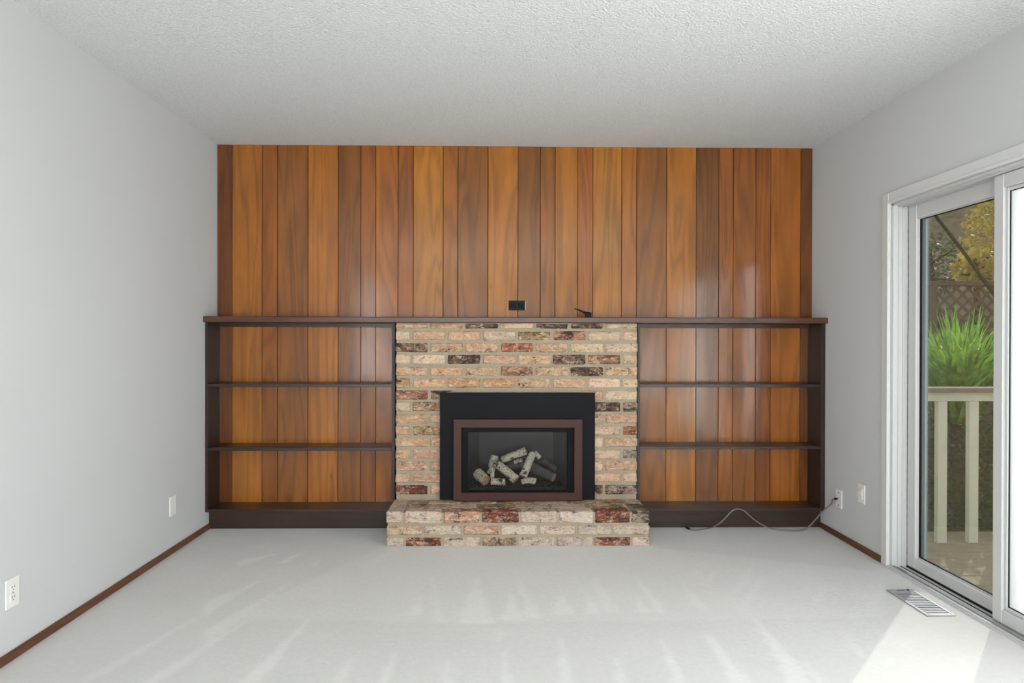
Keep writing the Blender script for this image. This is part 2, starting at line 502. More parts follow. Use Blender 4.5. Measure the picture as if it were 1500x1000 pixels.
# floor with the nap marks of a vacuum cleaner
nap_polys = []
def px_poly(pts, v):
    nap_polys.append(([(p.x, p.y) for p in (atZ(x, y, 0) for x, y in pts)], v))
px_poly([(560, 802), (955, 801), (1300, 838), (1290, 905), (640, 912), (330, 905)], .35)
for ap, bl, br, v in [((616, 872), (594, 902), (620, 901), .95), ((632, 835), (636, 905), (650, 912), .8),
        ((697, 842), (672, 912), (722, 912), .9), ((749, 862), (734, 909), (765, 907), .95), ((752, 828), (772, 905), (793, 905), .9),
        ((820, 866), (807, 901), (840, 900), .95), ((860, 828), (888, 898), (908, 897), .85), ((862, 868), (857, 901), (882, 898), .95),
        ((922, 833), (960, 897), (980, 896), .9), ((932, 868), (932, 898), (953, 897), .95), ((584, 800), (556, 824), (540, 822), .7),
        ((476, 812), (462, 828), (455, 829), .8), ((448, 804), (422, 824), (403, 826), .8), ((414, 808), (352, 830), (345, 822), .7),
        ((1054, 806), (1022, 840), (1004, 852), .7), ((1053, 832), (1040, 850), (1018, 864), .9), ((1108, 818), (1098, 850), (1060, 884), .75),
        ((1122, 836), (1108, 870), (1078, 896), .9), ((1208, 846), (1204, 880), (1188, 892), .85), ((1186, 820), (1180, 870), (1172, 878), .6),
        ((990, 838), (1018, 890), (1040, 896), .7), ((964, 802), (980, 812), (1000, 808), .5),
        ((386, 848), (296, 905), (300, 880), .6), ((430, 850), (300, 946), (296, 925), .65), ((468, 890), (372, 1010), (340, 1010), .75),
        ((406, 880), (230, 1000), (190, 1010), .65), ((330, 880), (150, 990), (110, 1000), .55), ((520, 950), (500, 1010), (480, 1010), .6),
        ((580, 950), (570, 1010), (545, 1010), .7), ((656, 950), (662, 1010), (645, 1010), .6), ((730, 915), (750, 1000), (738, 1010), .7),
        ((820, 910), (838, 1010), (820, 1010), .7), ((900, 950), (925, 1010), (905, 1010), .75), ((960, 912), (1012, 1010), (990, 1010), .75),
        ((1018, 905), (1108, 1010), (1080, 1010), .8), ((1096, 890), (1200, 1010), (1160, 1010), .8), ((1165, 950), (1215, 1010), (1200, 1010), .6),
        ((1230, 920), (1272, 960), (1262, 966), .6)]:
    px_poly([ap, bl, br], v)
def inside(p, poly):
    x, y = p; c = False; j = len(poly) - 1
    for i in range(len(poly)):
        xi, yi = poly[i]; xj, yj = poly[j]
        if (yi > y) != (yj > y) and x < (xj - xi) * (y - yi) / (yj - yi) + xi: c = not c
        j = i
    return c
def make_floor():
    step = .018
    x0, x1 = XL - .02, XR + .02
    nx = int((x1 - x0) / step)
    y0, y1 = 2.15, 4.34
    ny = int((y1 - y0) / step)
    m = MB(); nap = []
    bb = [(min(p[0] for p in q), max(p[0] for p in q), min(p[1] for p in q), max(p[1] for p in q)) for q, _ in nap_polys]
    for j in range(ny + 1):
        y = y0 + (y1 - y0) * j / ny
        for i in range(nx + 1):
            x = x0 + (x1 - x0) * i / nx
            v = 0.
            for (q, val), b4 in zip(nap_polys, bb):
                if b4[0] <= x <= b4[1] and b4[2] <= y <= b4[3] and inside((x, y), q): v = max(v, val)
            nap.append(v); m.v.append((x, y, 0.0))
    for j in range(ny):
        for i in range(nx):
            a = j * (nx + 1) + i
            m.face((a, a+1, a+nx+2, a+nx+1))
    # the rest of the room's floor
    for (ax, bx, ay, by) in ((x0, x1, YR, y0), (x0, x1, y1, YB + .3)):
        m.quad((ax, ay, 0), (bx, ay, 0), (bx, by, 0), (ax, by, 0)); nap += [0., 0., 0., 0.]
    # underside, so that the floor has thickness
    m.quad((x0, YR, -.05), (x0, YB+.3, -.05), (x1, YB+.3, -.05), (x1, YR, -.05)); nap += [0.]*4
    o = m.build('floor', M['carpet'])
    at = o.data.attributes.new('nap', 'FLOAT', 'POINT')
    # soften
    W = nx + 1
    for _ in range(1):
        s = nap[:]
        for j in range(1, ny):
            for i in range(1, nx):
                k = j * W + i
                s[k] = (nap[k]*2 + nap[k-1] + nap[k+1] + nap[k-W] + nap[k+W]) / 6
        nap[:] = s
    at.data.foreach_set('value', nap)
    return o
struct(make_floor(), 'cream cut-pile carpet with vacuum marks covering the whole floor', 'floor')

struct(box('ceiling', M['ceiling'], XL - T, XR + T, YR - T, YB + .35, ZC, ZC + .1), 'white ceiling with popcorn texture', 'ceiling')
# left wall with an unseen window added behind the camera for fill
W3Y0, W3Y1, W3Z0, W3Z1 = -3.2, -.3, .6, 2.2
m = MB()
m.box(XL - T, XL, W3Y1, YB + .35, -.05, ZC); m.box(XL - T, XL, YR - T, W3Y0, -.05, ZC)
m.box(XL - T, XL, W3Y0, W3Y1, -.05, W3Z0); m.box(XL - T, XL, W3Y0, W3Y1, W3Z1, ZC)
struct(m.build('wall_left', M['wall']), 'plain light grey painted wall on the left', 'wall')
m = MB()
for (a, b_, c, d) in ((W3Y0, W3Y1, W3Z0, W3Z0+.05), (W3Y0, W3Y1, W3Z1-.05, W3Z1), (W3Y0, W3Y0+.05, W3Z0+.05, W3Z1-.05), (W3Y1-.05, W3Y1, W3Z0+.05, W3Z1-.05), (-1.78, -1.72, W3Z0+.05, W3Z1-.05)):
    m.box(XL - .10, XL - .05, a, b_, c, d, .004)
wr3 = struct(m.build('added_window_3', M['vinyl']), 'unseen white framed window added in the left wall for fill light', 'window')
for a, b_ in ((W3Y0+.05, -1.78), (-1.72, W3Y1-.05)):
    box('pane', M['glass'], XL - .077, XL - .073, a, b_, W3Z0+.05, W3Z1-.05, wr3)

# right wall with the opening of the sliding door
OY0, OY1, OZ1 = .62, 3.555, 1.990
m = MB()
m.box(XR, XR + T, OY1, YB + .35, -.05, ZC)
m.box(XR, XR + T, OY0, OY1, OZ1, ZC)
W2Y0, W2Y1, W2Z0, W2Z1 = -1.45, .25, .35, 2.0  # opening added to put a bright reflection on planks and shelves
m.box(XR, XR + T, W2Y1, OY0, -.05, ZC); m.box(XR, XR + T, YR - T, W2Y0, -.05, ZC)
m.box(XR, XR + T, W2Y0, W2Y1, -.05, W2Z0); m.box(XR, XR + T, W2Y0, W2Y1, W2Z1, ZC)
struct(m.build('wall_right', M['wall']), 'light grey painted wall with the sliding door opening', 'wall')

m = MB()
for (a, b_, c, d) in ((W2Y0, W2Y1, W2Z0, W2Z0+.05), (W2Y0, W2Y1, W2Z1-.05, W2Z1), (W2Y0, W2Y0+.05, W2Z0+.05, W2Z1-.05), (W2Y1-.05, W2Y1, W2Z0+.05, W2Z1-.05)):
    m.box(XR + .05, XR + .10, a, b_, c, d, .004)
wr2 = struct(m.build('added_window_2', M['vinyl']), 'unseen white framed side window added past the sliding door for the plank sheen', 'window')
box('pane', M['glass'], XR + .073, XR + .077, W2Y0 + .05, W2Y1 - .05, W2Z0 + .05, W2Z1 - .05, wr2)

# wall behind the camera with a low wide window added for fill
m = MB()
WX0, WX1, WZ0, WZ1 = -1.75, 2.05, .10, 1.26
m.box(XL, WX0, YR - T, YR, -.05, ZC); m.box(WX1, XR, YR - T, YR, -.05, ZC)
m.box(WX0, WX1, YR - T, YR, -.05, WZ0); m.box(WX0, WX1, YR - T, YR, WZ1, ZC)
struct(m.build('wall_rear', M['wall']), 'light grey wall with an added wide fill window facing the fireplace', 'wall')
m = MB()
for (a, b_, c, d) in ((WX0, WX1, WZ0, WZ0+.05), (WX0, WX1, WZ1-.05, WZ1), (WX0, WX0+.05, WZ0+.05, WZ1-.05), (WX1-.05, WX1, WZ0+.05, WZ1-.05), (.12, .18, WZ0+.05, WZ1-.05)):
    m.box(a, b_, YR - .10, YR - .04, c, d, .004)
wr = struct(m.build('added_window_1', M['vinyl']), 'unseen wide white framed window added opposite the fireplace for fill light', 'window')
for a, b_ in ((WX0+.05, .12), (.18, WX1-.05)):
    box('pane', M['glass'], a, b_, YR - .073, YR - .067, WZ0+.05, WZ1-.05, wr)

# back wall: backing with the firebox hole, and grooved planks
HX0, HX1, HZ0, HZ1 = -.27, .57, .16, .78
m = MB()
yb0 = YB + GR
m.box(XL, HX0, yb0, YB + .35, -.05, ZC); m.box(HX1, XR, yb0, YB + .35, -.05, ZC)
m.box(HX0, HX1, yb0, YB + .35, -.05, HZ0); m.box(HX0, HX1, yb0, YB + .35, HZ1, ZC)
wb = struct(m.build('wall_back', M['groove']), 'fireplace wall clad in vertical stained wood planks of mixed widths', 'wall')
edges = [318, 340, 384, 406.6, 451.3, 495.4, 528.7, 550.6, 583.2, 605.5, 649.3, 671, 715, 759, 791.8, 813.4, 846.4, 868.6,
         911, 933, 976.8, 1020.3, 1053.3, 1074.6, 1107.6, 1129.5, 1173.3, 1190.5]
tints = [(112,62,24),(186,112,44),(166,94,38),(152,94,50),(198,116,40),(142,88,46),(160,92,40),(186,106,40),(160,90,36),(200,126,58),
         (176,104,46),(150,94,50),(200,122,52),(142,92,52),(162,98,46),(196,120,52),(172,98,42),(194,124,62),(180,106,48),(158,98,52),
         (196,120,54),(128,84,50),(172,100,46),(164,96,46),(158,88,38),(192,108,36),(116,66,28)]
EX = [atY(x, 216, YB).x for x in edges]; EX[0] = XL; EX[-1] = XR
for i, t in enumerate(tints):
    a, b_ = EX[i] + .0016, EX[i+1] - .0016
    behind = a > -.66 and b_ < .95
    m = MB(); m.box(a, b_, YB, YB + GR + .001, 1.352 if behind else .0, ZC - .001, .0016)
    p = m.build('plank', M['plank'], wb)
    t = tuple(v * .78 + q * .22 for v, q in zip(t, (172, 98, 40)))
    t = (t[0] * .88, t[1] * (.825 + .06 * max(0, min(1, (t[0] - 135) / 55))), t[2] * .46)
    p.color = lin(t) + (1,)

struct(box('baseboard_left', M['base'], XL, XL + .014, YR, 4.318, 0, .036, None, .003), 'thin brown wooden baseboard along the left wall', 'baseboard')
struct(box('baseboard_right', M['base'], XR - .014, XR, 3.616, 4.318, 0, .036, None, .003), 'thin brown wooden baseboard between bookcase and sliding door', 'baseboard')

# ------------------------------------------------------------------ sliding door
door = struct(thing('door_1', 'white framed sliding glass door to the deck', 'door', (XR, 2.1, 0)), 'white framed sliding glass door to the deck', 'door')
m = MB()
CT = .016
m.box(XR - CT, XR, OY1, OY1 + .060, 0, OZ1 + .062, .004)
m.box(XR - CT, XR, OY0 - .060, OY0, 0, OZ1 + .062, .004)
m.box(XR - CT, XR, OY0, OY1, OZ1, OZ1 + .062, .004)
tr1 = struct(m.build('trim_1', M['trim']), 'white casing around the sliding door', 'trim')
# rounded inner lip of the casing
m = MB()
m.box(XR - CT - .005, XR - CT + .002, OY1, OY1 + .014, 0, OZ1 + .014, .002)
m.box(XR - CT - .005, XR - CT + .002, OY0, OY1, OZ1, OZ1 + .014, .002)
m.build('bead', M['trim'], tr1)

XF0, XF1 = XR + .002, XR + .135
fr = MB()
fr.box(XF0, XF1, OY1 - .016, OY1, 0.0, OZ1, .002)        # jambs
fr.box(XF0, XF1, OY0, OY0 + .016, 0.0, OZ1, .002)
fr.box(XF0, XF1, OY0, OY1, OZ1 - .014, OZ1, .002)        # head
frame = fr.build('door_frame', M['vinyl'], door)
# track ribs on jamb and head
for xa in (XR + .028, XR + .052, XR + .076):
    rb = MB()
    rb.box(xa, xa + .005, OY1 - .024, OY1 - .015, .0, OZ1 - .014, .001)
    rb.box(xa, xa + .005, OY0 + .015, OY1 - .015, OZ1 - .022, OZ1 - .013, .001)
    rb.build('track_rib', M['vinyl'], frame)
sill = MB(); sill.box(XR - .022, XF1 + .01, OY0, OY1, -.02, .010, .002)
sl_o = sill.build('sill', M['vinyl'], door)
box('track_rib', M['vinyl'], XR - .018, XR - .010, OY0 + .016, OY1 - .016, .010, .016, sl_o, .001)
box('track_rib', M['screenframe'], XR + .004, XR + .008, OY0 + .016, OY1 - .016, .010, .018, sl_o, .001)
box('track_groove', M['gasket'], XR + .045, XR + .052, OY0 + .016, OY1 - .016, .009, .0115, sl_o)

def door_panel(name, x0, x1, y0, y1, z0, z1, stile, top, bot, gmat, bead=.014):
    """sash of four rails around a pane; x0 is the room side."""
    m = MB()
    m.box(x0, x1, y0, y0 + stile, z0, z1, .004); m.box(x0, x1, y1 - stile, y1, z0, z1, .004)
    m.box(x0, x1, y0 + stile, y1 - stile, z0, z0 + bot, .004); m.box(x0, x1, y0 + stile, y1 - stile, z1 - top, z1, .004)
    s = m.build(name, M['vinyl'], door)
    a0, a1, c0, c1 = y0 + stile, y1 - stile, z0 + bot, z1 - top
    g = MB()
    xb = x0 + .010
    g.box(xb, xb + .02, a0, a0 + bead, c0, c1, .003); g.box(xb, xb + .02, a1 - bead, a1, c0, c1, .003)
    g.box(xb, xb + .02, a0 + bead, a1 - bead, c0, c0 + bead, .003); g.box(xb, xb + .02, a0 + bead, a1 - bead, c1 - bead, c1, .003)
    g.build('glazing_bead', M['vinyl'], s)
    k = MB(); xg = xb + .005; e = bead
    k.box(xg, xg + .012, a0 + e, a0 + e + .003, c0 + e, c1 - e); k.box(xg, xg + .012, a1 - e - .003, a1 - e, c0 + e, c1 - e)
    k.box(xg, xg + .012, a0 + e, a1 - e, c0 + e, c0 + e + .003); k.box(xg, xg + .012, a0 + e, a1 - e, c1 - e - .003, c1 - e)
    k.build('gasket', M['gasket'], s)
    box('pane', gmat, xg + .004, xg + .008, a0 + e, a1 - e, c0 + e, c1 - e, s)
    return s
XO, XI = XR + .078, XR + .030
fp = door_panel('fixed_panel', XO, XO + .034, 2.790, 3.531, .018, 1.970, .070, .076, .062, M['glass'], .006)
sp = door_panel('sliding_panel', XI, XI + .034, 2.100, 2.858, .016, 1.966, .056, .062, .062, M['glare_glass'], .016)
door_panel('sliding_panel', XI, XI + .034, 1.338, 2.096, .016, 1.966, .056, .062, .062, M['glass'], .016)
door_panel('fixed_panel', XO, XO + .034, .640, 1.400, .018, 1.970, .070, .076, .062, M['glass'], .006)
# black strips in the gaps around the fixed sash, standing in for shade
gk = MB()
gk.box(XO - .001, XO + .03, 3.531, 3.539, .018, 1.970); gk.box(XO - .001, XO + .03, 2.85, 3.531, 1.970, 1.976); gk.box(XO - .004, XO, 2.85, 3.53, .0105, .018)
gk.build('dark_gap_fill', M['gasket'], door)
# insect screen outside the fixed panel
sc = MB()
sx0, sx1 = XR + .150, XR + .165
for a in ((sx0, sx1, 3.492, 3.552, .012, 1.97), (sx0, sx1, 2.74, 2.79, .012, 1.97), (sx0, sx1, 2.79, 3.492, .012, .06), (sx0, sx1, 2.79, 3.492, 1.92, 1.97)):
    sc.box(*a, .002)
so = sc.build('screen_panel', M['screenframe'], door)
box('screen_mesh', M['screen'], sx0 + .006, sx0 + .008, 2.79, 3.492, .06, 1.92, so)
# small vent latch in the sill corner
box('drain_slot', M['gasket'], XR + .012, XR + .026, 3.44, 3.53, .0095, .0108, sl_o)

# ------------------------------------------------------------------ bookcases and mantel
YM, YS, YK = 4.228, 4.262, 4.318
MT, MBt = 1.387, 1.350
m = MB(); m.box(XL + .001, XR - .001, YM, YB - .001, MBt, MT, .004)
tag(m.build('mantel_shelf', M['mantel']), 'long dark brown mantel shelf running over bookcases and bricks', 'mantel')

def bookcase(x0, x1, s1, s2, s3, label, loc, x_open0, x_open1):
    t = thing('built_in_bookcase', label, 'bookcase', loc, 'bookcases either side of the fireplace')
    box('side_panel', M['dark_v'], x0, x_open0, YS, YB - .001, .122 if x0 < -1 else .0, MBt - .001, t, .0015)
    box('side_panel', M['dark_v'], x_open1, x1, YS, YB - .001, .122 if x1 > 1 else .0, MBt - .001, t, .0015)
    for (zt, zb) in (s1, s2):
        box('shelf', M['dark_h'], x_open0 + .0005, x_open1 - .0005, YS + .002, YB - .001, zb, zt, t, .0015)
    box('bottom_shelf', M['dark_h'], x_open0 + .0005, x_open1 - .0005, YS - .001, YB - .001, s3[1], s3[0], t, .0015)
    box('toe_board', M['dark_h'], x0 + .001 if x0 < -1 else x_open0, x1 - .001 if x1 > 1 else x_open1, YK, YK + .018, .0, s3[1] - .0005, t, .001)
    box('cleat', M['dark_h'], x_open0 + .001, x_open1 - .001, YB - .022, YB - .001, MBt - .027, MBt - .001, t, .001)
    return t
bookcase(XL + .001, -.6465, (.952, .932), (.540, .519), (.142, .122), 'empty dark walnut bookcase built in against the plain left wall', (-1.26, 4.35, 0), -1.853, -.6665)
bookcase(.9315, XR - .001, (.953, .932), (.547, .527), (.143, .122), 'empty dark walnut bookcase built in beside the sliding door wall, grey cable at its foot', (1.55, 4.35, 0), .947, 2.141)

# ------------------------------------------------------------------ brick fireplace
BR = {  # colour, amount of burnt flecks
 'c': ((226,197,166), .0), 't': ((218,176,142), .12), 'o': ((208,152,112), .12), 'p': ((216,174,146), .05), 'R': ((172,100,72), .25),
 'D': ((150,116,92), 1.0), 'M': ((186,150,112), .62), 'B': ((184,128,98), .68), 'G': ((166,150,132), .8), 'W': ((216,196,180), .14),
 'w': ((214,184,158), .16), 'Q': ((206,160,136), .35), 'X': ((150,78,54), .72), 'g': ((176,150,122), .25)}
brick_meshes = {}
def brick_mesh(kind, sx, sy, sz):
    key = (round(sx, 3), round(sy, 3), round(sz, 3), kind)
    if key not in brick_meshes:
        r = random.Random(hash(key) & 0xffff)
        m = MB(); m.box(-sx/2, sx/2, -sy/2, sy/2, 0, sz, .0062, .0024, r)
        me = bpy.data.meshes.new('brick')
        me.from_pydata(m.v, [], m.f); me.materials.append(M['brick']); me.update()
        brick_meshes[key] = me
    return brick_meshes[key]
def add_brick(parent, x0, x1, y0, y1, z0, z1, code):
    o = bpy.data.objects.new('brick', brick_mesh(random.randint(0, 3), x1-x0, y1-y0, z1-z0)); COL.objects.link(o)
    o.parent = parent
    wl = Vector(((x0+x1)/2, (y0+y1)/2 + random.uniform(-.0025, .0025), z0)); WL[o] = wl
    o.location = wl - WL[parent]
    o.rotation_euler = (0, random.uniform(-.006, .006), random.uniform(-.008, .008))
    c, al = BR[code]
    k = random.uniform(.93, 1.06)
    c = tuple(min(250, v * k * random.uniform(.98, 1.02)) for v in c)
    o.color = lin(c) + (al,)
    return o

fire = thing('brick_fireplace', 'brick chimney breast with raised hearth of mottled cream and burnt used bricks', 'fireplace', (.145, 4.3, 0))
BX0, BX1, BY = -.640, .930, 4.245
# mortar core with an opening for the insert
m = MB()
cy0 = BY + .0075
OPX0, OPX1, OPZ0, OPZ1 = -.265, .565, .205, .772
m.box(BX0 + .005, OPX0, cy0, YB - .001, .0, MBt - .001); m.box(OPX1, BX1 - .005, cy0, YB - .001, .0, MBt - .001)
m.box(OPX0, OPX1, cy0, YB - .001, .0, OPZ0); m.box(OPX0, OPX1, cy0, YB - .001, OPZ1, MBt - .001)
breast = m.build('chimney_breast', M['mortar'], fire)
rows = ['ttDcDDc', 'cttcMBcc', 'DttRtcc', 'ccDttDBc', 'tttBpDt', 'MtootTcc'.replace('T', 't'), 'BM   tc', 'cM    DG', 'tt   pp', 'tM    cR',
        'tt   ct', 'tt    cG', 'tt   cp', 'pp    pc', 'Xp   DG']
JZ, PZ, JT = 1.305, .0768, .0085
for k, row in enumerate(rows):
    zt = JZ - PZ * (k - 1) - JT; zb = JZ - PZ * k + JT
    if k == 0: zt = MBt - .004
    st = -.424 if k % 2 == 0 else -.538
    js = [BX0 - .0085] + [st + .2275 * i for i in range(6 if k % 2 == 0 else 7)] + [BX1 + .0085]
    for i, ch in enumerate(row):
        a, b_ = js[i] + .0085, js[i+1] - .0085
        if ch == ' ': continue
        if k >= 6:   # bricks run in under the steel surround and stop at the opening
            if b_ > OPX0 and a < .1: b_ = min(b_, OPX0 - .003)
            if a < OPX1 and b_ > .3: a = max(a, OPX1 + .003)
            if b_ - a < .02: continue
        add_brick(breast, a + random.uniform(0, .002), b_ - random.uniform(.001, .003), BY, BY + .06, zb + random.uniform(-.001, .001), zt + random.uniform(-.001, .001), ch)

# hearth
HY0, HY1, HT = 3.940, 4.245, .206
HXa, HXb = -.648, .938
m = MB(); m.box(HXa + .007, HXb - .007, HY0 + .008, HY1 + .006, 0, HT - .006)
hearth = m.build('hearth', M['mortar'], fire)
def hx(zx): return atY(560 + zx / 2.7025, 775, HY0).x
hrows = [([15,85,239,389,544,696,839,984,1056], 'WWQXWWXG', .137, HT), ([15,162.5,316,465,616,769,910,1056], 'wWQWWWW', .066, .121), ([15,88,237,393,536,688.5,836.5,986,1056], 'WXWgWWXW', -.004, .050)]
for zs, codes, zb, zt in hrows:
    for i, ch in enumerate(codes):
        a, b_ = hx(zs[i]), hx(zs[i+1])
        a = HXa if i == 0 else a + .0075
        b_ = HXb if i == len(codes)-1 else b_ - .0075
        end_header = (i in (0, len(codes)-1)) and zs[1] < 100
        add_brick(hearth, a, b_, HY0, HY0 + (.198 if end_header else .093), zb, zt, ch)
        if end_header or True:
            pass
# sides of the lower courses and the rear end bricks
for xa, xb in ((HXa, HXa + .095), (HXb - .095, HXb)):
    add_brick(hearth, xa, xb, HY0 + .213, HY1 - .006, .137, HT, random.choice('wWp'))
    add_brick(hearth, xa, xb, HY0 + .108, HY1 - .006, .066, .121, random.choice('wWp'))
    add_brick(hearth, xa, xb, HY0 + .213, HY1 - .006, -.004, .050, random.choice('wWp'))
# two rows of stretchers paving the top behind the front course
for r_, (ya, yb, off, codes) in enumerate(((HY0 + .106, HY0 + .196, .0, 'gwMwwMwM'), (HY0 + .209, HY1 - .006, .11, 'gwgBwgMg'))):
    x = HXa + .110; i = 0
    lens = [(.105 if r_ else .205)] + [.2125] * 8
    while x < HXb - .125 and i < len(codes):
        e = min(x + lens[i], HXb - .110)
        add_brick(hearth, x, e - .002, ya, yb, .137, HT - .001, codes[i])
        x = e + .013; i += 1

# ------------------------------------------------------------------ gas insert
ins = thing('gas_fireplace_insert', 'black gas insert with bronze frame and glass front set in the bricks', 'fireplace insert', (.149, 4.2, .21))
SX0, SX1, SZ0, SZ1 = -.351, .649, .2105, .900
FX0, FX1, FZ1, IX0, IX1, IZ0, IZ1 = -.262, .564, .732, -.211, .511, .262, .678
m = MB()
SY0, SY1 = 4.218, 4.236
m.ring(SX0, SX1, SZ0, SZ1, FX0 + .03, FX1 - .03, SZ0 + .02, FZ1 - .03, SY0, SY1)
m.build('surround_panel', M['black_metal'], ins)
m = MB(); FY0, FY1 = 4.184, 4.217
m.ring(FX0, FX1, SZ0 + .0005, FZ1, IX0, IX1, IZ0, IZ1, FY0, FY1)
m.build('face_frame', M['bronze'], ins)
m = MB(); DY0, DY1 = 4.206, 4.226
GX0, GX1, GZ0, GZ1 = -.170, .468, .268, .648
m.ring(IX0 - .004, IX1 + .004, IZ0 - .004, IZ1 + .004, GX0, GX1, GZ0, GZ1, DY0, DY1)
df = m.build('door_frame', M['black_face'], ins)
box('glass', M['fire_glass'], GX0, GX1, 4.214, 4.218, GZ0, GZ1, df)
# firebox liner: back, splayed sides, top and floor
BKX0, BKX1, BKY = -.105, .405, 4.545
m = MB()
f0, f1, z0, z1 = 4.228, BKY, .262, .668
A = [(-.190, f0), (BKX0, f1), (BKX1, f1), (.488, f0)]
for (a, b_) in zip(A[:-1], A[1:]):
    m.quad((a[0], a[1], z0), (a[0], a[1], z1), (b_[0], b_[1], z1), (b_[0], b_[1], z0))
m.quad((A[0][0], f0, z0), (A[1][0], f1, z0), (A[2][0], f1, z0), (A[3][0], f0, z0))
m.quad((A[0][0], f0, z1), (A[3][0], f0, z1), (A[2][0], f1, z1 - .03), (A[1][0], f1, z1 - .03))
m.build('firebox_liner', M['liner'], ins)
# lava rock bed
m = MB()
rr = random.Random(3)
for k in range(330):
    y = rr.uniform(4.236, 4.46)
    fx = (y - f0) / (f1 - f0)
    x = rr.uniform(-.175 + .08 * fx, .475 - .08 * fx)
    s_ = rr.uniform(.006, .013)
    zz = z0 + .002 + rr.uniform(0, .02) + .012 * max(0, min(1, (y - 4.24) / .06))
    m.box(x - s_, x + s_, y - s_*.8, y + s_*.8, zz - s_*.2, zz + s_*1.2, s_*.45, s_*.25, rr)
m.box(-.15, .45, 4.262, 4.48, z0 + .001, z0 + .022)
tag(m.build('lava_rock_bed', M['lava'], ins), kind='stuff')

# logs: pixel measured on the photograph, resting on one another and on the rock bed
def lg(zx, zy, Y): return atY(680 + zx / 10., 640 + zy / 10., Y)
def add_log(p0, p1, r0, r1, mats, label, bend=(0, 0, 0), seg=12):
    a, b_ = lg(*p0), lg(*p1)
    n = 7; pts = []; rad = []
    for i in range(n):
        t = i / (n - 1)
        q = a.lerp(b_, t) + Vector(bend) * (4 * t * (1 - t))
        pts.append(q); rad.append((r0 + (r1 - r0) * t) * (1 + random.uniform(-.06, .06)))
    m = MB(); m.tube(pts, rad, seg, True, .05, 1)
    t_ = thing('ceramic_log', label, 'log', (a + b_) / 2, 'logs in the gas insert')
    # bark and the two sawn ends
    bk = MB(); bk.tube(pts, rad, seg, False, .05)
    o = bk.build('bark', mats[0], t_, smooth=True)
    for q, rr_, dq in ((pts[0], rad[0], pts[0] - pts[1]), (pts[-1], rad[-1], pts[-1] - pts[-2])):
        e = MB(); d_ = dq.normalized()
        e.tube([q - d_ * .004, q + d_ * .0015], [rr_ * .97, rr_ * .90], seg, True, .03)
        e.build('sawn_end', mats[1], t_)
    return t_
bi = (M['birch'], M['cut']); ch_ = (M['charred'], M['cut'])
add_log((630, 430, 4.40), (960, 400, 4.40), .028, .026, ch_, 'charred log lying flat across the back of the fire, under a pale leaning log')
add_log((378, 540, 4.37), (450, 275, 4.40), .025, .029, bi, 'short white birch log standing upright behind the pile, round top end showing')
add_log((200, 530, 4.34), (320, 640, 4.265), .037, .034, bi, 'stout short birch log with tan sawn end, opposite end from the thick charred log', (0, 0, 0), 14)
add_log((420, 440, 4.295), (412, 590, 4.285), .013, .015, bi, 'thin pale stick standing upright in front of the tall stump')
add_log((395, 648, 4.268), (600, 655, 4.258), .022, .024, bi, 'small birch log lying flat on the rocks under a slanting log')
add_log((455, 375, 4.335), (760, 625, 4.268), .027, .031, bi, 'long white birch log slanting down from stump to the rocks', (0, 0, .004))
add_log((560, 335, 4.37), (905, 200, 4.345), .023, .028, bi, 'pale birch log on top of the pile rising to the sliding door side', (0, 0, .003))
add_log((730, 362, 4.392), (925, 325, 4.392), .015, .017, bi, 'short split pale log tucked right under the topmost log')
add_log((860, 575, 4.275), (1010, 225, 4.34), .027, .024, bi, 'white birch branch leaning steeply up to the top of the pile')
add_log((1030, 220, 4.37), (1110, 305, 4.36), .016, .016, bi, 'stubby birch piece behind the top of the steep branch')
add_log((1000, 440, 4.36), (1310, 590, 4.272), .033, .030, ch_, 'thick charred log with a tan sawn end at the sliding door end of the pile')
add_log((845, 660, 4.27), (1045, 650, 4.262), .018, .021, bi, 'small curved birch log lying flat between slanting log and thick charred log', (0, 0, .010))
add_log((1160, 350, 4.45), (1340, 470, 4.43), .022, .020, ch_, 'dim charred log at the rear beyond the thick charred log')

# ------------------------------------------------------------------ small things
# black outlet above the mantel
t = thing('wall_outlet', 'black horizontal outlet plate on the wood planks above the mantel', 'outlet', (.151, YB, 1.473))
box('plate', M['black_plastic'], .0945, .2075, YB - .006, YB - .0002, 1.440, 1.506, t, .002)
pl_ = t.children[0]
box('plate_edge', M['steel'], .2055, .2085, YB - .0066, YB - .001, 1.4415, 1.5045, t, .0005)
for sx_ in (.128, .174):
    m = MB(); m.box(sx_ - .016, sx_ + .016, YB - .0085, YB - .0055, 1.458, 1.488, .0012)
    rc = m.build('receptacle', M['gasket'], t)
    for dz in (-.006, .006):
        box('slot', M['slot'], sx_ - .006, sx_ + .002, YB - .0092, YB - .0084, 1.473 + dz - .001, 1.473 + dz + .001, rc)
box('screw', M['steel'], .1495, .1525, YB - .0075, YB - .0058, 1.4715, 1.4745, t)

# black wand on the mantel
t = thing('lighter_wand', 'black slim lighter wand propped on the mantel with its thin tip raised', 'lighter', (.62, 4.40, MT))
yw = 4.30
pw = [(841.5, 451.8, .0038), (848, 454.0, .0048), (853, 456.0, .0062), (857, 458.4, .0100), (862, 459.3, .0115), (866, 460.0, .0105)]
pp = [atY(x, y, yw) for x, y, _ in pw]
m = MB(); m.tube(pp[:4], [r for _, _, r in pw[:4]], 10); m.build('barrel', M['black_plastic'], t)
m = MB(); m.tube(pp[3:], [r for _, _, r in pw[3:]], 10); m.build('handle', M['black_plastic'], t)
m = MB(); m.box(pp[3].x, pp[5].x, yw - .009, yw + .009, MT + .0005, pp[4].z, .003); m.build('trigger_guard', M['black_plastic'], t)

